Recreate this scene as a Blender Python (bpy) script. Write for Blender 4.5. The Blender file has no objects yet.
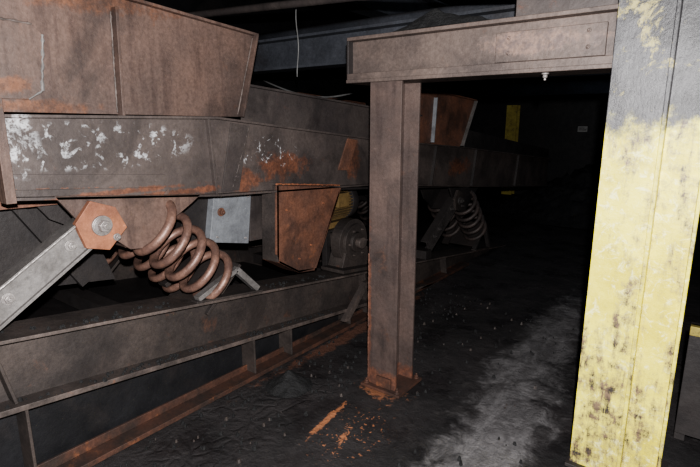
import bpy, bmesh, math, random
from mathutils import Vector, Matrix, noise as mn
random.seed(4)
SC=bpy.context.scene.collection
bpy.context.scene.view_settings.look='AgX - Medium High Contrast'

# ---------------------------------------------------------------- materials
def new_mat(name):
    m=bpy.data.materials.new(name); m.use_nodes=True
    nt=m.node_tree; nt.nodes.clear()
    out=nt.nodes.new('ShaderNodeOutputMaterial'); b=nt.nodes.new('ShaderNodeBsdfPrincipled')
    nt.links.new(b.outputs[0],out.inputs[0])
    return m,nt,b
def nz(nt,scale,detail=6,rough=.6,vec=None,dist=0):
    n=nt.nodes.new('ShaderNodeTexNoise'); n.inputs['Scale'].default_value=scale
    n.inputs['Detail'].default_value=detail; n.inputs['Roughness'].default_value=rough
    n.inputs['Distortion'].default_value=dist
    if vec: nt.links.new(vec,n.inputs['Vector'])
    return n.outputs['Fac']
def ramp(nt,src,lo,hi):
    n=nt.nodes.new('ShaderNodeMapRange'); n.interpolation_type='SMOOTHSTEP'
    n.inputs['From Min'].default_value=lo; n.inputs['From Max'].default_value=hi
    nt.links.new(src,n.inputs['Value']); return n.outputs['Result']
def mth(nt,op,a,b=None):
    n=nt.nodes.new('ShaderNodeMath'); n.operation=op
    for i,v in enumerate((a,b)):
        if v is None: continue
        if isinstance(v,(int,float)): n.inputs[i].default_value=v
        else: nt.links.new(v,n.inputs[i])
    return n.outputs[0]
def vmt(nt,op,a,b):
    n=nt.nodes.new('ShaderNodeVectorMath'); n.operation=op
    nt.links.new(a,n.inputs[0]); n.inputs[1].default_value=b
    return n.outputs['Value'] if op=='LENGTH' else n.outputs['Vector']
def mix(nt,fac,a,b):
    n=nt.nodes.new('ShaderNodeMix'); n.data_type='RGBA'
    if isinstance(fac,(int,float)): n.inputs[0].default_value=fac
    else: nt.links.new(fac,n.inputs[0])
    for i,v in ((6,a),(7,b)):
        if isinstance(v,tuple): n.inputs[i].default_value=(*v,1)
        else: nt.links.new(v,n.inputs[i])
    return n.outputs[2]
def steel(name,c1,c2,rust=(.16,.05,.02),ramt=.35,scale=3,dust=.7,rough=.6,metal=.15,bump=.35,
          patches=(),pcol=(.25,.075,.03),spots=(),streak=False):
    m,nt,b=new_mat(name)
    g=nt.nodes.new('ShaderNodeNewGeometry'); P=g.outputs['Position']
    base=mix(nt,ramp(nt,nz(nt,scale,8,.65,P),.35,.65),c1,c2)
    if streak:
        sv=vmt(nt,'MULTIPLY',P,(14,14,1.3))
        base=mix(nt,mth(nt,'MULTIPLY',ramp(nt,nz(nt,1.2,6,.6,sv),.45,.7),.6),base,(c1[0]*.35,c1[1]*.35,c1[2]*.38))
    lo=.74-.4*ramt
    base=mix(nt,mth(nt,'MULTIPLY',ramp(nt,nz(nt,scale*2.3,10,.7,P,.4),lo,lo+.16),.8),base,rust)
    sc1=vmt(nt,'MULTIPLY',P,(3,3,9))
    base=mix(nt,mth(nt,'MULTIPLY',ramp(nt,nz(nt,4,10,.75,sc1,.3),.6,.7),.35),base,(min(1,c1[0]*2.1),min(1,c1[1]*2.1),min(1,c1[2]*2.2)))
    for (c,r) in patches:
        d=vmt(nt,'SUBTRACT',P,c); d=vmt(nt,'MULTIPLY',d,tuple(1/x for x in r))
        ln=vmt(nt,'LENGTH',d,(0,0,0))
        s=mth(nt,'ADD',ln,mth(nt,'MULTIPLY',mth(nt,'SUBTRACT',nz(nt,11,8,.7,P),.5),3.2))
        base=mix(nt,mth(nt,'MULTIPLY',mth(nt,'SUBTRACT',1,ramp(nt,s,.5,1.2)),.75),base,mix(nt,ramp(nt,nz(nt,25,5,.7,P),.4,.6),pcol,(pcol[0]*.55,pcol[1]*.6,pcol[2]*.7)))
    for (c,r,dens,th) in spots:
        d=vmt(nt,'SUBTRACT',P,c); d=vmt(nt,'MULTIPLY',d,tuple(1/x for x in r))
        ln=vmt(nt,'LENGTH',d,(0,0,0))
        n1=nz(nt,dens,6,.6,P,.5)
        sp=mth(nt,'MULTIPLY',ramp(nt,n1,th,th+.06),mth(nt,'SUBTRACT',1,ramp(nt,ln,.7,1.0)))
        sp=mth(nt,'MULTIPLY',sp,ramp(nt,nz(nt,60,4,.7,P),.35,.55))
        base=mix(nt,sp,base,(.6,.6,.62))
    fine=ramp(nt,nz(nt,48,6,.75,P),.25,.75)
    dk=nt.nodes.new('ShaderNodeMix'); dk.data_type='RGBA'; dk.blend_type='MULTIPLY'; dk.inputs[0].default_value=.38
    nt.links.new(base,dk.inputs[6]); nt.links.new(fine,dk.inputs[7]); base=dk.outputs[2]
    sep=nt.nodes.new('ShaderNodeSeparateXYZ'); nt.links.new(g.outputs['Normal'],sep.inputs[0])
    up=ramp(nt,sep.outputs['Z'],.35,.8)
    soot=mth(nt,'MULTIPLY',ramp(nt,nz(nt,scale*.7,6,.65,P,1.0),.48,.68),.85*dust)
    dm=mth(nt,'MAXIMUM',mth(nt,'MULTIPLY',up,dust),soot)
    base=mix(nt,dm,base,(.026,.022,.022))
    nt.links.new(base,b.inputs['Base Color'])
    b.inputs['Metallic'].default_value=metal
    rr=nt.nodes.new('ShaderNodeMapRange'); rr.inputs['To Min'].default_value=rough-.22; rr.inputs['To Max'].default_value=min(1,rough+.18)
    nt.links.new(nz(nt,scale*3,6,.6,P),rr.inputs['Value']); nt.links.new(rr.outputs[0],b.inputs['Roughness'])
    bp=nt.nodes.new('ShaderNodeBump'); bp.inputs['Strength'].default_value=bump; bp.inputs['Distance'].default_value=.008
    nt.links.new(mth(nt,'ADD',nz(nt,28,8,.7,P),nz(nt,6,5,.6,P)),bp.inputs['Height']); nt.links.new(bp.outputs[0],b.inputs['Normal'])
    return m

M_plate=steel('rusty_brown_plate',(.18,.118,.097),(.12,.085,.074),(.24,.12,.078),.3,2.0,.7,streak=True,
   patches=[((-2.5,1.2,2.28),(.5,.5,.07)),((-2.5,.9,1.86),(.5,.12,.04)),((-2.5,1.0,1.77),(.5,.3,.03))],pcol=(.25,.11,.06))
M_chord=steel('chord_steel',(.13,.105,.097),(.08,.066,.063),(.19,.088,.055),.3,3,.6,
   patches=[((-2.5,2.55,1.40),(.5,.24,.09)),((-2.5,2.2,1.33),(.5,.12,.08)),((-2.5,3.35,1.4),(.5,.09,.16)),((-2.5,5.4,1.2),(.5,.3,.1)),((-2.5,1.3,1.35),(.5,.45,.015)),((-2.5,1.7,1.31),(.5,.3,.02))],
   pcol=(.28,.11,.06),spots=[((-2.5,1.25,1.59),(.6,.6,.13),14,.55),((-2.5,2.4,1.5),(.6,.3,.12),20,.58),((-2.5,.9,1.6),(.6,.1,.16),9,.5)])
M_grayplate=steel('sooty_plate',(.1,.083,.078),(.06,.05,.05),(.16,.07,.045),.3,3,.8)
M_orange=steel('orange_rust_plate',(.25,.12,.08),(.14,.078,.06),(.35,.15,.08),.48,4,.65)
M_orange2=steel('bright_rust',(.42,.18,.1),(.28,.12,.075),(.46,.19,.09),.4,6,.3)
M_dark=steel('dark_sooty_steel',(.05,.043,.042),(.028,.025,.026),(.1,.045,.03),.25,3,.8)
M_black=steel('black_steel',(.02,.02,.023),(.012,.012,.014),(.03,.02,.016),.1,3,.8)
M_frame=steel('frame_steel',(.092,.074,.067),(.05,.042,.04),(.15,.075,.05),.38,2.5,.7)
M_lip=steel('highlit_flange_steel',(.17,.135,.122),(.085,.07,.064),(.22,.105,.065),.4,5,.6)  # paler than M_frame: flange edge highlight painted into the steel colour
M_rustedge=steel('rusty_flange',(.14,.068,.048),(.06,.042,.036),(.32,.13,.065),.45,5,.45)
M_col=steel('column_steel',(.135,.096,.084),(.085,.064,.059),(.18,.095,.065),.36,3,.65,streak=True,
   patches=[((-1.62,2.5,.05),(.4,.4,.07)),((-1.73,2.5,.5),(.02,.1,.5))],pcol=(.24,.1,.06))
M_beam=steel('beam_steel',(.155,.118,.103),(.092,.072,.066),(.21,.125,.095),.36,2.5,.85,
   patches=[((-.8,2.5,2.08),(.3,.5,.06))],pcol=(.3,.2,.16))
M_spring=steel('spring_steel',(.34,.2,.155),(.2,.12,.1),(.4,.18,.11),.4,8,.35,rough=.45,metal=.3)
M_spring2=steel('dark_spring_steel',(.1,.075,.068),(.05,.04,.038),(.14,.07,.05),.35,8,.7)  # darker copy of the spring steel, for the second mounts
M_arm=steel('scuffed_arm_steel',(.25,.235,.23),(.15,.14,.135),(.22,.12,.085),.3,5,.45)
M_arm2=steel('dark_arm_steel',(.09,.08,.078),(.05,.045,.044),(.12,.06,.045),.3,5,.6)  # darker copy of the arm steel, second mounts and their bolts
M_bolt=steel('bolt_steel',(.5,.47,.46),(.35,.32,.31),(.3,.16,.1),.3,9,.2,metal=.5,rough=.45)
M_boxplate=steel('grey_cover_plate',(.29,.305,.33),(.21,.22,.24),(.16,.14,.13),.15,6,.3)
M_motor=steel('motor_ochre',(.3,.2,.085),(.2,.135,.06),(.18,.09,.045),.35,6,.6)
M_blue=steel('dirty_blue_steel',(.085,.09,.108),(.05,.054,.065),(.1,.07,.055),.2,2,.6)
M_bluecol=steel('blue_grey',(.09,.1,.12),(.05,.056,.068),(.09,.05,.04),.2,2,.7)
M_white=steel('sign_white',(.4,.4,.4),(.3,.3,.3),(.3,.3,.3),.1,6,.1)
M_rope=steel('cable_sheath',(.3,.3,.3),(.2,.2,.2),(.1,.08,.07),.1,6,.3)

def yellow_mat():
    m,nt,b=new_mat('worn_yellow_paint')
    g=nt.nodes.new('ShaderNodeNewGeometry'); P=g.outputs['Position']
    yel=mix(nt,ramp(nt,nz(nt,5,8,.7,P),.35,.65),(.86,.78,.11),(.64,.56,.05))
    yel=mix(nt,mth(nt,'MULTIPLY',ramp(nt,nz(nt,20,8,.75,P,1),.52,.64),.75),yel,(.95,.93,.5))
    sv=vmt(nt,'MULTIPLY',P,(9,9,1.5))
    n1=nz(nt,1.5,10,.75,sv,.3); n2=nz(nt,16,10,.75,P)
    s=mth(nt,'ADD',mth(nt,'MULTIPLY',n1,.55),mth(nt,'MULTIPLY',n2,.45))
    sep=nt.nodes.new('ShaderNodeSeparateXYZ'); nt.links.new(P,sep.inputs[0])
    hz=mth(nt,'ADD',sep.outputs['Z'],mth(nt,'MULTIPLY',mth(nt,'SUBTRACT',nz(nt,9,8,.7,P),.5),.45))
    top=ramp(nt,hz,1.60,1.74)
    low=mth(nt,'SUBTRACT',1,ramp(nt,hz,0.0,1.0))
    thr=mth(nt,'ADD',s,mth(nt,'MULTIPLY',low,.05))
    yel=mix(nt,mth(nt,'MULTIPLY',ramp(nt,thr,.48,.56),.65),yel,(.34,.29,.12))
    worn=ramp(nt,thr,.545,.60)
    base=mix(nt,worn,yel,mix(nt,ramp(nt,nz(nt,20,5,.6,P),.4,.6),(.05,.043,.038),(.2,.14,.09)))
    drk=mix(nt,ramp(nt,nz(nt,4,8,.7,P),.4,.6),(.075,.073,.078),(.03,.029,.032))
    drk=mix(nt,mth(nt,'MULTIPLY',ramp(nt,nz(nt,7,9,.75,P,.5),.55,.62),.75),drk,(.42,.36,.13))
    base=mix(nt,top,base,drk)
    nt.links.new(base,b.inputs['Base Color']); b.inputs['Roughness'].default_value=.42
    bp=nt.nodes.new('ShaderNodeBump'); bp.inputs['Strength'].default_value=.5; bp.inputs['Distance'].default_value=.012
    nt.links.new(mth(nt,'ADD',s,mth(nt,'MULTIPLY',nz(nt,40,6,.7,P),.4)),bp.inputs['Height']); nt.links.new(bp.outputs[0],b.inputs['Normal'])
    return m
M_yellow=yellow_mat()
M_yellow2=steel('dirty_yellow',(.5,.42,.1),(.35,.28,.07),(.06,.05,.04),.5,6,.4)

def floor_mat():
    m,nt,b=new_mat('coal_dust_floor')
    g=nt.nodes.new('ShaderNodeNewGeometry'); P=g.outputs['Position']
    base=mix(nt,ramp(nt,nz(nt,1.6,10,.7,P,.5),.35,.65),(.034,.03,.031),(.015,.014,.015))
    base=mix(nt,mth(nt,'MULTIPLY',ramp(nt,nz(nt,5,10,.75,P,.5),.54,.68),.5),base,(.065,.06,.059))
    def blob(c,r,amp,sc,lo,hi,rot=0):
        mp=nt.nodes.new('ShaderNodeMapping'); mp.vector_type='TEXTURE'
        mp.inputs['Location'].default_value=c; mp.inputs['Rotation'].default_value=(0,0,rot); mp.inputs['Scale'].default_value=r
        nt.links.new(P,mp.inputs[0]); ln=vmt(nt,'LENGTH',mp.outputs[0],(0,0,0))
        s=mth(nt,'ADD',ln,mth(nt,'MULTIPLY',mth(nt,'SUBTRACT',nz(nt,sc,9,.7,P,.6),.5),amp))
        return mth(nt,'SUBTRACT',1,ramp(nt,s,lo,hi))
    w1=blob((-.84,2.1,0),(.26,1.5,1),2.6,6,.4,1.1)
    w2=blob((-.98,4.0,0),(.26,1.7,1),2.6,5,.3,1.1)
    wet=mth(nt,'MAXIMUM',w1,w2)
    streaks=vmt(nt,'MULTIPLY',P,(6,2.2,1))
    wet=mth(nt,'MULTIPLY',wet,mth(nt,'ADD',.45,mth(nt,'MULTIPLY',ramp(nt,nz(nt,1.5,10,.75,streaks,.6),.4,.62),.55)))
    base=mix(nt,mth(nt,'MULTIPLY',wet,.9),base,(.19,.183,.187))
    o1=blob((-1.7,2.04,0),(.03,.30,1),2.6,22,.5,.75,.12)
    o3=blob((-1.52,1.95,0),(.03,.16,1),6,30,.05,.35,.35)
    o2=blob((-1.62,2.50,0),(.22,.14,1),3.0,18,.3,.7)
    v=nt.nodes.new('ShaderNodeTexNoise'); v.inputs['Scale'].default_value=50; v.inputs['Detail'].default_value=3; nt.links.new(P,v.inputs['Vector'])
    sp=mth(nt,'MULTIPLY',ramp(nt,v.outputs['Fac'],.63,.67),blob((-1.5,2.02,0),(.26,.42,1),1.6,5,.35,.9))
    o=mth(nt,'MAXIMUM',mth(nt,'MAXIMUM',mth(nt,'MAXIMUM',o1,o3),mth(nt,'MULTIPLY',o2,.7)),sp)
    base=mix(nt,mth(nt,'MULTIPLY',o,.85),base,(.4,.17,.085))
    r2=blob((-2.33,3.2,0),(.09,1.3,1),2.4,9,.4,.9)
    base=mix(nt,mth(nt,'MULTIPLY',r2,.55),base,(.18,.08,.05))
    nt.links.new(base,b.inputs['Base Color'])
    ro=nt.nodes.new('ShaderNodeMapRange'); ro.inputs['To Min'].default_value=.68; ro.inputs['To Max'].default_value=.36
    nt.links.new(mth(nt,'MAXIMUM',wet,ramp(nt,nz(nt,3,6,.6,P),.48,.66)),ro.inputs['Value']); nt.links.new(ro.outputs[0],b.inputs['Roughness'])
    bp=nt.nodes.new('ShaderNodeBump'); bp.inputs['Strength'].default_value=.65; bp.inputs['Distance'].default_value=.03
    wn=nt.nodes.new('ShaderNodeTexNoise'); wn.inputs['Scale'].default_value=5; wn.inputs['Detail'].default_value=4; nt.links.new(P,wn.inputs['Vector'])
    ws=nt.nodes.new('ShaderNodeVectorMath'); ws.operation='SCALE'; ws.inputs['Scale'].default_value=.2; nt.links.new(wn.outputs['Color'],ws.inputs[0])
    wa=nt.nodes.new('ShaderNodeVectorMath'); wa.operation='ADD'; nt.links.new(P,wa.inputs[0]); nt.links.new(ws.outputs[0],wa.inputs[1])
    vb=nt.nodes.new('ShaderNodeTexVoronoi'); vb.feature='DISTANCE_TO_EDGE'; vb.inputs['Scale'].default_value=9; nt.links.new(wa.outputs[0],vb.inputs['Vector'])
    cob=mth(nt,'MULTIPLY',ramp(nt,vb.outputs['Distance'],0,.2),mth(nt,'MULTIPLY',blob((-2.1,1.7,0),(.35,1.0,1),1.6,3,.5,1.1),.3))
    h=mth(nt,'ADD',mth(nt,'ADD',mth(nt,'MULTIPLY',nz(nt,18,10,.7,P),.7),mth(nt,'MULTIPLY',nz(nt,5,8,.7,P),1.0)),cob)
    nt.links.new(h,bp.inputs['Height']); nt.links.new(bp.outputs[0],b.inputs['Normal'])
    return m
M_floor=floor_mat()
def coal_mat():
    m,nt,b=new_mat('coal')
    g=nt.nodes.new('ShaderNodeNewGeometry'); P=g.outputs['Position']
    nt.links.new(mix(nt,ramp(nt,nz(nt,20,8,.7,P),.35,.65),(.02,.02,.021),(.009,.009,.01)),b.inputs['Base Color'])
    b.inputs['Roughness'].default_value=.75
    bp=nt.nodes.new('ShaderNodeBump'); bp.inputs['Strength'].default_value=.9; bp.inputs['Distance'].default_value=.02
    nt.links.new(nz(nt,45,8,.7,P),bp.inputs['Height']); nt.links.new(bp.outputs[0],b.inputs['Normal'])
    return m
M_coal=coal_mat()

# ---------------------------------------------------------------- geometry helpers
class B:
    """collects geometry for one mesh object"""
    def __init__(s): s.bm=bmesh.new(); s.mats=[]
    def mi(s,m):
        if m not in s.mats: s.mats.append(m)
        return s.mats.index(m)
    def poly(s,pts0,pts1,m,smooth=False):
        i=s.mi(m); a=[s.bm.verts.new(p) for p in pts0]; b=[s.bm.verts.new(p) for p in pts1]
        n=len(a); fs=[]
        for k in range(n):
            f=s.bm.faces.new((a[k],a[(k+1)%n],b[(k+1)%n],b[k])); f.smooth=smooth; fs.append(f)
        fs.append(s.bm.faces.new(a[::-1])); fs.append(s.bm.faces.new(b))
        for f in fs: f.material_index=i
        bmesh.ops.recalc_face_normals(s.bm,faces=fs)
    def box(s,x0,x1,y0,y1,z0,z1,m):
        s.poly([(x0,y0,z0),(x1,y0,z0),(x1,y1,z0),(x0,y1,z0)],[(x0,y0,z1),(x1,y0,z1),(x1,y1,z1),(x0,y1,z1)],m)
    def side(s,yz,x0,x1,m):
        s.poly([(x0,y,z) for y,z in yz],[(x1,y,z) for y,z in yz],m)
    def cyl(s,p0,p1,r,m,n=20,r1=None,smooth=True):
        p0=Vector(p0);p1=Vector(p1);d=(p1-p0).normalized()
        u=d.orthogonal().normalized();v=d.cross(u); r1=r if r1 is None else r1
        ring=lambda p,r:[p+u*math.cos(t)*r+v*math.sin(t)*r for t in [2*math.pi*k/n for k in range(n)]]
        s.poly(ring(p0,r),ring(p1,r1),m,smooth)
    def bar(s,p0,p1,w,h,m,up=(1,0,0)):
        p0=Vector(p0);p1=Vector(p1);d=(p1-p0).normalized();u=Vector(up);u=(u-d*u.dot(d)).normalized();v=d.cross(u)
        r=lambda p:[p+u*w/2*a+v*h/2*b for a,b in ((-1,-1),(1,-1),(1,1),(-1,1))]
        s.poly(r(p0),r(p1),m)
    def tube(s,pts,r,m,n=10):
        i=s.mi(m); pts=[Vector(p) for p in pts]; rings=[]; u=None
        for k,p in enumerate(pts):
            d=(pts[min(k+1,len(pts)-1)]-pts[max(k-1,0)]).normalized()
            u=d.orthogonal().normalized() if u is None else (u-d*u.dot(d)).normalized()
            v=d.cross(u)
            rr=r(k) if callable(r) else r
            rings.append([s.bm.verts.new(p+u*math.cos(t)*rr+v*math.sin(t)*rr) for t in [2*math.pi*q/n for q in range(n)]])
        fs=[]
        for a,b in zip(rings,rings[1:]):
            for q in range(n):
                f=s.bm.faces.new((a[q],a[(q+1)%n],b[(q+1)%n],b[q])); f.smooth=True; fs.append(f)
        fs.append(s.bm.faces.new(rings[0][::-1])); fs.append(s.bm.faces.new(rings[-1]))
        for f in fs: f.material_index=i
        bmesh.ops.recalc_face_normals(s.bm,faces=fs)
    def weld(s,p0,p1,r,m,step=.012):
        p0=Vector(p0);p1=Vector(p1);n=max(3,int((p1-p0).length/step))
        rs=[r*random.uniform(.6,1.4) for _ in range(n+1)]
        s.tube([p0.lerp(p1,k/n)+Vector((0,random.uniform(-1,1),random.uniform(-1,1)))*r*.3 for k in range(n+1)],lambda k:rs[k],m,6)
    def hexbolt(s,p,d,r,m,h=.025,washer=True):
        p=Vector(p);d=Vector(d)
        if washer: s.cyl(p,p+d*.008,r*1.45,m,20)
        s.cyl(p+d*.008,p+d*(.008+h),r,m,6,smooth=False)
        s.cyl(p+d*(.008+h),p+d*(.02+h),r*.5,m,12)
    def done(s,name,parent=None,bevel=0):
        me=bpy.data.meshes.new(name); s.bm.to_mesh(me); s.bm.free()
        for m in s.mats: me.materials.append(m)
        o=bpy.data.objects.new(name,me); SC.objects.link(o)
        if parent: o.parent=parent
        if bevel:
            md=o.modifiers.new('bevel','BEVEL'); md.width=bevel; md.segments=2; md.limit_method='ANGLE'; md.angle_limit=math.radians(50)
        return o
def empty(name):
    e=bpy.data.objects.new(name,None); SC.objects.link(e); return e
def interp(pts,y):
    for (y0,z0),(y1,z1) in zip(pts,pts[1:]):
        if y<=y1: return z0+(z1-z0)*(y-y0)/(y1-y0)
    (y0,z0),(y1,z1)=pts[-2:]
    return z0+(z1-z0)*(y-y0)/(y1-y0)

# ---------------------------------------------------------------- feeder
XS=-2.5; XF=-4.1
TOP=[(.3,1.735),(1.95,1.735),(3.68,1.56),(5.42,1.43),(9,1.10)]
BOT=[(.3,1.40),(.82,1.37),(1.95,1.26),(3.6,1.165),(5.9,.92),(9,.62)]
feeder=empty('vibrating_feeder')
def chord(x,sgn,nm):
    b=B()
    b.side([(.82,interp(TOP,.82))]+TOP[1:]+BOT[:1:-1]+[(.82,interp(BOT,.82))],x-.006*sgn,x+.006*sgn,M_chord)
    T=[(.82,interp(TOP,.82))]+TOP[1:]; Bt=[(.82,interp(BOT,.82))]+BOT[2:]
    xs=sorted((x-.04*sgn,x+.05*sgn))
    b.side(T+[(y,z-.014) for y,z in T[::-1]],xs[0],xs[1],M_chord)
    b.side(Bt+[(y,z+.014) for y,z in Bt[::-1]],xs[0],xs[1],M_chord)
    b.box(min(x,x+.07*sgn),max(x,x+.07*sgn),.80,.84,1.36,1.80,M_plate)
    b.bar((x+.02*sgn,1.93,interp(BOT,1.93)+.01),(x+.02*sgn,1.90,interp(TOP,1.93)-.01),.03,.014,M_chord)
    for y in (4.7,5.75,7.3):
        b.bar((x+.02*sgn,y,interp(BOT,y)+.01),(x+.02*sgn,y+.1,interp(TOP,y)-.01),.03,.012,M_dark)
    b.side([(1.98,1.28),(2.12,1.28),(2.22,1.68),(2.08,1.70)],x+.006*sgn,x+.016*sgn,M_grayplate)
    b.side([(3.14,1.33),(3.27,1.32),(3.40,1.56),(3.27,1.575)],x+.006*sgn,x+.018*sgn,M_orange)
    b.side([(2.25,1.32),(2.5,1.29),(2.58,1.42),(2.3,1.45)],x+.006*sgn,x+.014*sgn,M_chord)
    b.side([(.86,1.41),(1.60,1.35),(1.60,1.42),(.86,1.48)],x+.006*sgn,x+.016*sgn,M_chord)
    xw=x+.012*sgn
    b.weld((xw,.845,1.43),(xw,.845,1.70),.007,M_arm)
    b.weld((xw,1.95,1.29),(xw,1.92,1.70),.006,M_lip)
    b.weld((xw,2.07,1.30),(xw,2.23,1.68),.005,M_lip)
    b.weld((xw,.86,1.415),(xw,1.60,1.355),.004,M_orange)
    return b.done(nm,feeder,.002)
chord(XS,1,'side_chord'); chord(XF,-1,'far_side_chord')

def skirts(x,sgn,nm):
    b=B()
    b.side([(.2,1.75),(2.19,1.735),(2.34,2.235),(1.46,2.30),(.2,2.42)],x-.03*sgn,x-.018*sgn,M_plate)
    b.side([(.2,1.80),(.97,1.80),(1.03,1.84),(1.06,2.08),(1.02,2.12),(.2,2.14)],x-.018*sgn,x-.004*sgn,M_plate)
    b.side([(.2,2.42),(1.46,2.30),(2.34,2.235),(2.34,2.25),(1.46,2.315),(.2,2.435)],x-.03*sgn,x+.015*sgn,M_plate)
    for y0,y1,zt in ((1.385,1.40,2.25),(2.17,2.32,2.24)):
        b.bar((x+.005*sgn,y0,1.735),(x+.005*sgn,y1,zt),.05,.014,M_plate)
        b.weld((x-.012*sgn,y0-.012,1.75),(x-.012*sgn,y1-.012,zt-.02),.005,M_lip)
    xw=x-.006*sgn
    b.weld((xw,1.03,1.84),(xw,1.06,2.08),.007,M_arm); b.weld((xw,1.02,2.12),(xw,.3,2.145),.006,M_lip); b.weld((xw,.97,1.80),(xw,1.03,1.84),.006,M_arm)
    b.side([(2.19,1.70),(3.68,1.55),(4.5,1.50),(4.5,1.76),(3.63,1.82),(2.24,1.925)],x-.03*sgn,x-.018*sgn,M_grayplate)
    b.side([(2.24,1.925),(3.63,1.82),(4.5,1.76),(4.5,1.775),(3.63,1.835),(2.24,1.94)],x-.03*sgn,x+.01*sgn,M_grayplate)
    b.side([(4.38,1.49),(5.42,1.43),(5.55,1.55),(5.77,1.95),(4.42,2.03)],x-.018*sgn,x-.004*sgn,M_orange)
    b.side([(4.42,2.03),(5.77,1.95),(5.77,1.965),(4.42,2.045)],x-.02*sgn,x+.03*sgn,M_orange)
    b.bar((x+.01*sgn,4.72,1.50),(x+.01*sgn,4.76,1.95),.05,.014,M_boxplate)
    b.bar((x+.01*sgn,5.45,1.44),(x+.01*sgn,5.78,1.95),.05,.014,M_arm)
    b.side([(5.55,1.42),(9,1.10),(9,1.25),(5.6,1.62)],x-.018*sgn,x-.004*sgn,M_dark)
    return b.done(nm,feeder,.002)
skirts(XS,1,'skirt_plates'); skirts(XF,-1,'far_skirt_plates')
b=B()
b.poly([(XS-.03,.82,1.38),(XS-.03,9,.63),(XF+.03,9,.63),(XF+.03,.82,1.38)],[(XS-.03,.82,1.40),(XS-.03,9,.65),(XF+.03,9,.65),(XF+.03,.82,1.40)],M_dark)
b.box(XF,XS-.02,.2,.26,1.42,2.3,M_dark)
for y in (2.9,4.6,6.5):
    z=interp(BOT,y)+.1; b.cyl((XS-.01,y,z),(XF+.01,y,z),.07,M_dark)
b.done('trough_pan',feeder)
b=B()
b.poly([(XS-.04,.8,1.41),(XS-.04,8.9,.66),(XF+.04,8.9,.66),(XF+.04,.8,1.41)],[(XS-.04,.8,1.52),(XS-.04,8.9,.77),(XF+.04,8.9,.77),(XF+.04,.8,1.52)],M_coal)
b.done('coal_bed',feeder)

b=B()
b.side([(2.42,1.28),(3.12,1.20),(3.10,1.12),(2.95,.86),(2.80,.60),(2.62,.61),(2.42,.73),(2.40,.80)],XS+.03,XS+.05,M_orange)
b.side([(2.42,1.28),(2.44,1.28),(2.42,.74),(2.40,.74)],XS-.10,XS+.05,M_frame)
b.side([(3.12,1.20),(3.14,1.20),(2.82,.60),(2.80,.60)],XS-.12,XS+.05,M_orange)
b.side([(2.80,.585),(2.80,.605),(2.62,.63),(2.42,.75),(2.42,.73),(2.62,.61)],XS-.12,XS+.05,M_orange)
for y,z in ((2.5,1.1),(2.62,.72),(2.75,.8),(2.9,1.1)): b.hexbolt((XS+.045,y,z),(1,0,0),.009,M_orange2,.006,False)
b.weld((XS+.045,2.42,1.29),(XS+.045,3.12,1.215),.007,M_orange2)
b.done('hanger_bracket',feeder,.003)

FT=[(-.6,.947),(6.8,.003),(9,-.27)]
def mount(dy,dz,x,sgn,nm,MA,MP,MO,MB):
    b=B()
    def S(l,x0,x1,m): b.side([(y+dy,z+dz) for y,z in l],*sorted((x+x0*sgn,x+x1*sgn)),m)
    G=[(1.00,1.37),(1.80,1.29),(1.74,1.25),(1.60,1.17),(1.44,1.04),(1.34,1.05),(1.26,1.12),(1.12,1.2)]
    S(G,.03,.05,MP); S(G,-.35,-.33,M_dark)
    b.bar((x-.17*sgn,1.33+dy,1.06+dz),(x-.17*sgn,1.62+dy,1.33+dz),.36,.02,MP)
    S([(1.06,1.235),(1.14,1.335),(1.26,1.29),(1.31,1.18),(1.21,1.08),(1.10,1.11)],.06,.09,MO)
    b.cyl((x+.09*sgn,1.18+dy,1.21+dz),(x+.105*sgn,1.18+dy,1.21+dz),.05,MB,24)
    b.hexbolt((x+.10*sgn,1.18+dy,1.21+dz),(sgn,0,0),.03,MB,.03)
    b.hexbolt((x+.09*sgn,1.25+dy,1.14+dz),(sgn,0,0),.013,MB,.012)
    b.done(nm+'_gusset',feeder,.002)
    a=B()
    P0=Vector((0,1.14+dy,1.19+dz)); P1=Vector((0,.52+dy,.79+dz))
    d=(P1-P0).normalized(); n=Vector((0,-d.z,d.y))
    a.bar(P0+Vector((x+.05*sgn,0,0)),P1+Vector((x+.05*sgn,0,0)),.012,.135,MA)
    for s2 in (-1,1):
        a.bar(P0+Vector((x+.03*sgn,0,0))+n*.067*s2,P1+Vector((x+.03*sgn,0,0))+n*.067*s2,.09,.014,MA)
    a.weld(P0+Vector((x+.076*sgn,0,0))-n*.067,P1+Vector((x+.076*sgn,0,0))-n*.067,.004,MB)
    for t in (.16,.62,.78):
        p=P0.lerp(P1,t); a.hexbolt((x+.056*sgn,p.y,p.z+.005),(sgn,0,0),.019,MB,.016)
    a.bar((x,P1.y-.02,P1.z-.03),(x,P1.y-.02,interp(FT,P1.y)+.005),.16,.12,M_dark)
    a.done(nm+'_rocker_arm',feeder,.002)
    s=B()
    f=lambda y:interp(FT,y)+.004
    e0=(2.0+dy,.79+dz)
    s.bar((x+.08*sgn,1.70+dy,f(1.70+dy)+.02),(x+.08*sgn,e0[0],e0[1]),.05,.03,MA)
    s.bar((x+.08*sgn,2.17+dy,f(2.17+dy)+.02),(x+.08*sgn,e0[0],e0[1]),.05,.04,MA)
    s.bar((x+.08*sgn,1.68+dy,f(1.68+dy)+.006),(x+.08*sgn,2.2+dy,f(2.2+dy)+.006),.06,.014,M_frame)
    s.bar((x-.34*sgn,1.74+dy,f(1.74+dy)+.02),(x-.34*sgn,e0[0],e0[1]),.09,.03,M_frame)
    s.bar((x-.18*sgn,1.80+dy,.535+dz),(x-.18*sgn,2.08+dy,.795+dz),.44,.02,M_frame)
    s.done(nm+'_spring_stand',feeder,.002)
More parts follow.
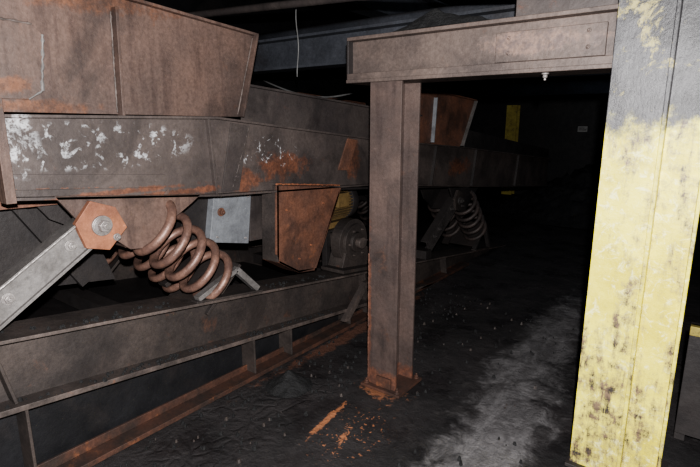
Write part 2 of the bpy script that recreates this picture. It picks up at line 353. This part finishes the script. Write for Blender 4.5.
def spring(name,x,dy,dz,m):
    b=B()
    A=Vector((x,1.45+dy,1.20+dz)); C=Vector((x,1.925+dy,.70+dz)); d=(C-A); L=d.length; d.normalize()
    u=Vector((1,0,0)); v=d.cross(u); R=.15; T=5.0; N=int(T*32); pts=[]
    for k in range(N+1):
        t=k/N; ang=t*T*2*math.pi+math.pi
        pts.append(A+d*(.015+(L-.03)*t)+(u*math.cos(ang)*.9+v*math.sin(ang))*R)
    b.tube(pts,.025,m,12)
    return b.done(name,feeder)
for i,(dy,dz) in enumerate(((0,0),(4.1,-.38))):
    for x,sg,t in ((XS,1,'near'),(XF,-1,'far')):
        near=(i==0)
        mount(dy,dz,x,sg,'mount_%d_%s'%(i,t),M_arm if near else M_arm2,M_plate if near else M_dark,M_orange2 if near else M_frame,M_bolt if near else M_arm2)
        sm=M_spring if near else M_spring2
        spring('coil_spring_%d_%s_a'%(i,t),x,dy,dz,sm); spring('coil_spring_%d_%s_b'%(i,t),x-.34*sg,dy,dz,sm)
b=B()
b.side([(1.80,1.25),(2.6,1.2),(2.62,.92),(2.40,.86),(1.86,.95)],-3.1,-2.72,M_dark)
b.side([(2.06,1.27),(2.38,1.25),(2.33,.86),(2.0,.93)],-2.72,-2.66,M_boxplate)
b.side([(2.40,1.26),(2.62,1.23),(2.60,.85),(2.38,.86)],-2.72,-2.70,M_grayplate)
b.hexbolt((-2.66,2.10,1.12),(1,0,0),.02,M_orange,.02)
for y,z in ((2.10,1.23),(2.33,1.2),(2.05,.96),(2.29,.91)): b.hexbolt((-2.66,y,z),(1,0,0),.009,M_bolt,.008,False)
b.done('exciter_box',feeder,.003)

b=B()
b.side([(.2,.92),(1.5,.75),(1.32,1.3),(.2,1.34)],-2.98,-2.96,M_dark)
b.bar((-2.8,.1,1.33),(-2.8,1.25,1.30),.05,.04,M_orange)
b.bar((-2.93,1.3,.78),(-2.93,1.0,1.28),.04,.05,M_dark)
b.done('rear_guard_panel',feeder)

# ---------------------------------------------------------------- support frame
frame=empty('feeder_support_frame')
def inclined(x,sgn,nm):
    b=B()
    y0,y1=-.6,6.9
    top=lambda y:interp(FT,y); mid=lambda y:top(y)-.34+.012*(y)
    def strip(zf0,zf1,xa,xb,m,ya=y0,yb=y1):
        b.side([(ya,zf0(ya)),(yb,zf0(yb)),(yb,zf1(yb)),(ya,zf1(ya))],*sorted((x+xa*sgn,x+xb*sgn)),m)
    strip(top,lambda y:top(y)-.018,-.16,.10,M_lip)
    strip(lambda y:top(y)-.018,mid,-.0,.012,M_frame)
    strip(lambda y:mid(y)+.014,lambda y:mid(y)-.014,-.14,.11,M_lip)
    b.side([(y0,mid(y0)-.012),(3.9,mid(3.9)-.012),(3.9,-.02),(y0,-.02)],*sorted((x-.05*sgn,x-.035*sgn)),M_black)
    b.side([(y0,.02),(5.6,.02),(5.6,-.01),(y0,-.01)],*sorted((x-.05*sgn,x+.11*sgn)),M_rustedge)
    b.side([(y0,.09),(5.6,.03),(5.6,.02),(y0,.02)],*sorted((x+.0*sgn,x+.015*sgn)),M_rustedge)
    for y in (.05,.75,2.12,2.48,3.2,3.5):
        z=mid(y)-.012
        b.bar((x+.03*sgn,y,.02),(x+.03*sgn,y,z),.13,.014,M_frame)
    for y in (.66,3.42,5.0):
        b.bar((x+.04*sgn,y+.06,mid(y)+.01),(x+.04*sgn,y,top(y)-.015),.09,.014,M_frame)
    return b.done(nm,frame,.003)
inclined(-2.5,1,'near_beam'); inclined(-4.1,-1,'far_beam')
b=B()
for y in (.4,1.5,2.6,3.7,4.9):
    z=interp(FT,y)-.12; b.box(-4.1,-2.5,y-.05,y+.05,z-.1,z,M_dark)
b.side([(.2,.55),(3.5,.2),(3.5,.22),(.2,.57)],-4.1,-2.5,M_black)
b.done('cross_members',frame)
b=B()
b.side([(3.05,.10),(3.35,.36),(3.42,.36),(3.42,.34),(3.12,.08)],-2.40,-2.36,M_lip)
b.done('knee_brace',frame)
b=B()
for k in range(260):
    y=random.uniform(.2,3.0); r=random.uniform(.005,.016)
    if k%2: x=random.uniform(-2.52,-2.41); z=interp(FT,y)
    else: x=random.uniform(-2.46,-2.40); z=interp(FT,y)-.34+.012*y+.014
    if k%2 and 1.6<y<2.3: continue
    ps=[Vector((x+r*math.cos(t)*random.uniform(.7,1.2),y+r*math.sin(t)*random.uniform(.7,1.2),z-.003)) for t in [q*math.pi*2/6 for q in range(6)]]
    b.poly(ps,[Vector((x+(p.x-x)*.55,y+(p.y-y)*.55,z+r*random.uniform(.5,1.1))) for p in ps],M_coal)
b.done('ledge_coal',frame)

# ---------------------------------------------------------------- motor and bearing
mot=empty('electric_motor')
b=B()
cz,cx=1.0,-2.85
b.cyl((cx,3.22,cz),(cx,3.62,cz),.15,M_motor,32)
for k in range(36):
    t=2*math.pi*k/36; c,s_=math.cos(t),math.sin(t)
    b.bar((cx+c*.16,3.25,cz+s_*.16),(cx+c*.16,3.6,cz+s_*.16),.03,.007,M_motor,up=(c,0,s_))
b.cyl((cx,3.12,cz),(cx,3.24,cz),.17,M_motor,32)
b.cyl((cx,3.06,cz),(cx,3.12,cz),.13,M_motor,32,)
b.cyl((cx,3.60,cz),(cx,3.68,cz),.18,M_dark,32)
b.cyl((cx,3.68,cz),(cx,3.8,cz),.03,M_bolt,16)
b.box(cx-.16,cx+.16,3.25,3.6,cz-.2,cz-.15,M_motor)
b.box(cx+.13,cx+.2,3.35,3.5,cz-.02,cz+.1,M_motor)
b.done('motor_body',mot,.002)
b=B()
b.box(cx-.2,cx+.2,3.15,3.7,cz-.22,cz-.2,M_dark)
for y in (3.2,3.6):
    for x in (cx-.16,cx+.16): b.box(x-.025,x+.025,y,y+.05,interp(FT,3.5)-.02,cz-.22,M_dark)
b.done('motor_stand',mot,.002)
b=B()
c=Vector((-2.52,3.40,.69))
def ring(x0,x1,ro,ri,m,n=36):
    i=b.mi(m); V=[]
    for x in (x0,x1):
        for r in (ro,ri):
            V.append([b.bm.verts.new((c.x+x,c.y+r*math.cos(2*math.pi*k/n),c.z+r*math.sin(2*math.pi*k/n))) for k in range(n)])
    fs=[]
    for A_,B_ in ((0,1),(1,3),(3,2),(2,0)):
        for k in range(n):
            f=b.bm.faces.new((V[A_][k],V[A_][(k+1)%n],V[B_][(k+1)%n],V[B_][k])); f.material_index=i; fs.append(f)
    bmesh.ops.recalc_face_normals(b.bm,faces=fs)
ring(-.1,.0,.20,.12,M_frame); ring(0,.03,.16,.09,M_frame)
b.cyl(c+Vector((-.3,0,0)),c+Vector((.05,0,0)),.085,M_frame,28)
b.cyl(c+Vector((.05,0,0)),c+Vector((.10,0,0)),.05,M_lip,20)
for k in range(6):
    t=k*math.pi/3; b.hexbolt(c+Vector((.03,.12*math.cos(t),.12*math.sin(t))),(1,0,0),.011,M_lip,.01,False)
b.side([(3.2,.468),(3.64,.412),(3.58,.62),(3.26,.62)],-2.66,-2.50,M_frame)
b.side([(3.12,.480),(3.74,.400),(3.74,.43),(3.12,.51)],-2.66,-2.42,M_frame)
b.done('pedestal_bearing',None,.003)

# ---------------------------------------------------------------- columns and beams
def H_column(x0,x1,y0,y1,z0,z1,m,tf=.016,tw=.012,base=True):
    b=B()
    b.box(x0,x1,y0,y0+tf,z0,z1,m); b.box(x0,x1,y1-tf,y1,z0,z1,m)
    xm=(x0+x1)/2; b.box(xm-tw/2,xm+tw/2,y0+tf,y1-tf,z0,z1,m)
    if base:
        b.box(x0-.03,x1+.05,y0-.04,y1+.04,z0,z0+.018,M_rustedge)
        for x in (x0+.0,x1+.02):
            for y in (y0-.015,y1+.015): b.hexbolt((x,y,z0+.018),(0,0,1),.013,M_rustedge,.015)
    return b
b=H_column(-1.735,-1.52,2.5,2.72,0,1.93,M_col)
b.box(-1.66,-1.55,2.485,2.50,.02,.09,M_rustedge)
b.weld((-1.733,2.498,.02),(-1.733,2.498,.9),.004,M_orange)
b.done('steel_column',None,.003)

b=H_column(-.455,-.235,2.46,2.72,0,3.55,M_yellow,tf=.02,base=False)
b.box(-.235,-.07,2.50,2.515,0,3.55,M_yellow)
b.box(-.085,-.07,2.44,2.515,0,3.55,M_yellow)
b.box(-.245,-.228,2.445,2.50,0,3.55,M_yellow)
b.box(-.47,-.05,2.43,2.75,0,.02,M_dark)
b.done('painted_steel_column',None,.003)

b=B()
xa,xb=-1.9,-.455
b.box(xa,xb,2.48,2.73,1.93,1.95,M_beam)
b.box(xa,xb,2.49,2.72,2.17,2.19,M_beam)
b.box(xa,xb,2.545,2.56,1.95,2.17,M_beam)
b.side([(2.49,1.93),(2.50,1.93),(2.50,1.985),(2.49,1.985)],xa,xb,M_beam)
b.box(-1.0,-.50,2.525,2.545,1.99,2.13,M_beam)
b.box(xa-.01,xa+.005,2.5,2.72,1.93,2.19,M_dark)
for x,z in ((-.93,2.03),(-.93,2.1),(-.57,2.03),(-.57,2.1)): b.hexbolt((x,2.525,z),(0,-1,0),.01,M_beam,.008,False)
b.hexbolt((-.75,2.53,1.93),(0,0,-1),.012,M_bolt,.015)
b.box(-.95,-.47,2.58,2.70,2.19,2.20,M_dark); b.box(-.95,-.47,2.635,2.645,2.20,2.33,M_grayplate); b.box(-.95,-.47,2.58,2.70,2.33,2.345,M_grayplate)
b.done('overhead_header_beam',None,.003)

def heap(name,cx,cy,cz,rx,ry,h,n=40,seed=0,m=M_coal,rough=.25,parent=None):
    bm=bmesh.new(); V=[]
    for i in range(n+1):
        row=[]
        for j in range(n+1):
            u=(i/n*2-1);v=(j/n*2-1); r=math.hypot(u,v)
            p=Vector((u*rx*6+seed,v*ry*6,seed*2)); k=max(0,1-r)
            z=h*(k**1.1)*(1+rough*mn.noise(p))+ (.12*h*mn.noise(p*3) if k>0 else 0)
            row.append(bm.verts.new((cx+u*rx,cy+v*ry,cz+max(z,0)-.004)))
        V.append(row)
    for i in range(n):
        for j in range(n):
            u=((i+.5)/n*2-1);v=((j+.5)/n*2-1)
            if math.hypot(u,v)<1.03:
                f=bm.faces.new((V[i][j],V[i+1][j],V[i+1][j+1],V[i][j+1])); f.smooth=True
    for v in [v for v in bm.verts if not v.link_faces]: bm.verts.remove(v)
    me=bpy.data.meshes.new(name); bm.to_mesh(me); bm.free(); me.materials.append(m)
    o=bpy.data.objects.new(name,me); SC.objects.link(o); o.parent=parent; return o
heap('coal_dust_heap',-1.36,2.60,2.195,.36,.11,.11,seed=3)
heap('coal_pile',-2.14,2.17,0,.15,.15,.11,seed=1)
heap('coal_stockpile',-1.9,10.3,0,2.0,1.6,1.0,n=60,seed=5)

def ibeam(b,p0,p1,h,w,m,t=.02):
    p0=Vector(p0);p1=Vector(p1); up=Vector((0,0,1))
    b.bar(p0+up*(h/2-t/2),p1+up*(h/2-t/2),t,w,m,up=(0,0,1))
    b.bar(p0-up*(h/2-t/2),p1-up*(h/2-t/2),t,w,m,up=(0,0,1))
    b.bar(p0,p1,h-2*t,t*.7,m,up=(0,0,1))
b=B(); ibeam(b,(-5.95,3.35,2.28),(.1,3.35,2.28),.26,.2,M_blue); b.done('overhead_cross_beam',None)
b=B(); ibeam(b,(-5.95,6.2,2.62),(2.9,6.2,2.62),.3,.22,M_blue); b.done('overhead_cross_beam',None)
b=B(); ibeam(b,(-5.95,9.0,2.3),(2.9,9.0,2.3),.3,.22,M_bluecol); b.done('overhead_cross_beam',None)
b=B(); ibeam(b,(-3.3,1.0,3.05),(-3.3,12.1,2.98),.35,.25,M_blue); b.done('overhead_longitudinal_beam',None)
b=B(); ibeam(b,(-.9,2.8,2.95),(-.9,12.1,2.95),.3,.25,M_blue); b.done('overhead_longitudinal_beam',None)
b=B(); b.tube([(-5.9,4.3,2.65),(-3,4.2,2.62),(-1,4.1,2.6),(2.9,4.1,2.6)],.06,M_blue,16); b.done('overhead_pipe',None)
b=B(); b.tube([(-5.9,2.6,2.5),(-4,2.9,2.62),(-2.2,3.0,2.55),(-1.2,2.85,2.42),(-.6,2.85,2.35),(2.9,2.85,2.35)],.03,M_grayplate,12); b.done('overhead_conduit',None)
b=B(); pts=[(-2.95,3.20+.012*math.sin(k*.7),2.87-.05*k) for k in range(17)]; b.tube(pts,.005,M_rope,8); b.done('hanging_cable',None)
b=B(); pts=[(-4.2+.09*k,4.0,2.15-.2*math.sin(math.pi*k/20)) for k in range(21)]; b.tube(pts,.009,M_rope,8); b.done('hanging_cable',None)

b=B()
b.box(-4.35,-4.1,11.9,11.92,0,2.1,M_yellow2); b.box(-4.35,-4.1,12.1,12.12,0,2.1,M_yellow2); b.box(-4.23,-4.215,11.92,12.1,0,2.1,M_yellow2); b.done('yellow_column',None)
b=B(); b.box(-2.80,-2.60,12.16,12.19,1.5,1.62,M_white); b.box(-2.78,-2.62,12.15,12.16,1.535,1.55,M_dark);b.box(-2.78,-2.66,12.15,12.16,1.575,1.59,M_dark); b.done('wall_sign',None)
b=B(); b.box(-.05,2.2,3.0,3.05,.62,.67,M_yellow2); b.box(-.05,2.2,3.01,3.03,.05,.62,M_dark)
for x in (-.05,1.05,2.15): b.box(x,x+.05,3.03,3.08,0,.67,M_dark)
b.done('guard_rail',None,.003)
b=B()
for k in range(420):
    x=random.uniform(-1.9,-.6) if k%3==0 else random.uniform(-2.36,-1.8); y=random.uniform(1.0,4.5); r=random.uniform(.004,.014)
    if -1.8<x<-1.45 and 2.4<y<2.8: continue
    if -2.3<x<-1.98 and 2.0<y<2.34: continue
    ps=[Vector((x+r*math.cos(t)*random.uniform(.7,1.2),y+r*math.sin(t)*random.uniform(.7,1.2),-.006)) for t in [q*math.pi*2/6 for q in range(6)]]
    b.poly(ps,[Vector((x+(p.x-x)*.55,y+(p.y-y)*.55,r*random.uniform(.7,1.3))) for p in ps],M_coal if random.random()<.85 else M_frame)
b.done('scattered_coal_lumps',None)

# ---------------------------------------------------------------- room
bm=bmesh.new(); nx,ny=110,140; V=[]
for i in range(nx+1):
    row=[]
    for j in range(ny+1):
        x=-6+9*i/nx; y=-2+14.2*j/ny
        z=.012*mn.noise(Vector((x*2,y*2,0)))+.006*mn.noise(Vector((x*7,y*7,3)))-.014
        row.append(bm.verts.new((x,y,z)))
    V.append(row)
for i in range(nx):
    for j in range(ny):
        f=bm.faces.new((V[i][j],V[i+1][j],V[i+1][j+1],V[i][j+1])); f.smooth=True
me=bpy.data.meshes.new('floor'); bm.to_mesh(me); bm.free(); me.materials.append(M_floor)
SC.objects.link(bpy.data.objects.new('floor',me))
def slab(n,*a,m=M_black):
    b=B(); b.box(*a,m); b.done(n)
slab('wall_left',-6.1,-6,-2,12.3,-.1,3.7)
slab('wall_right',3,3.1,-2,12.3,-.1,3.7)
slab('wall_back',-6,3,12.2,12.3,-.1,3.7)
slab('wall_front',-6,3,-2.1,-2,-.1,3.7)
slab('ceiling',-6.1,3.1,-2.1,12.3,3.6,3.7)

# ---------------------------------------------------------------- light + camera
L=bpy.data.lights.new('camera_flash','SPOT'); L.energy=800; L.spot_size=math.radians(125); L.spot_blend=.6; L.shadow_soft_size=.02; L.color=(1,.98,.965)
lo=bpy.data.objects.new('camera_flash',L); SC.objects.link(lo); lo.location=(.05,-.03,1.86)
rot=(math.radians(90-12.5),0,math.radians(37)); lo.rotation_euler=rot
w=bpy.data.worlds.new('world'); bpy.context.scene.world=w; w.use_nodes=True
w.node_tree.nodes['Background'].inputs[0].default_value=(.5,.6,.8,1); w.node_tree.nodes['Background'].inputs[1].default_value=.01
fl=bpy.data.lights.new('ceiling_lamp','AREA'); fl.energy=6; fl.size=1.2; fl.color=(.75,.85,1)
fo=bpy.data.objects.new('ceiling_lamp',fl); SC.objects.link(fo); fo.location=(-1.5,7.6,3.5)
cam=bpy.data.cameras.new('camera'); cam.lens=500/700*36; cam.sensor_width=36
co=bpy.data.objects.new('camera',cam); SC.objects.link(co); co.location=(0,0,1.7); co.rotation_euler=rot
bpy.context.scene.camera=co
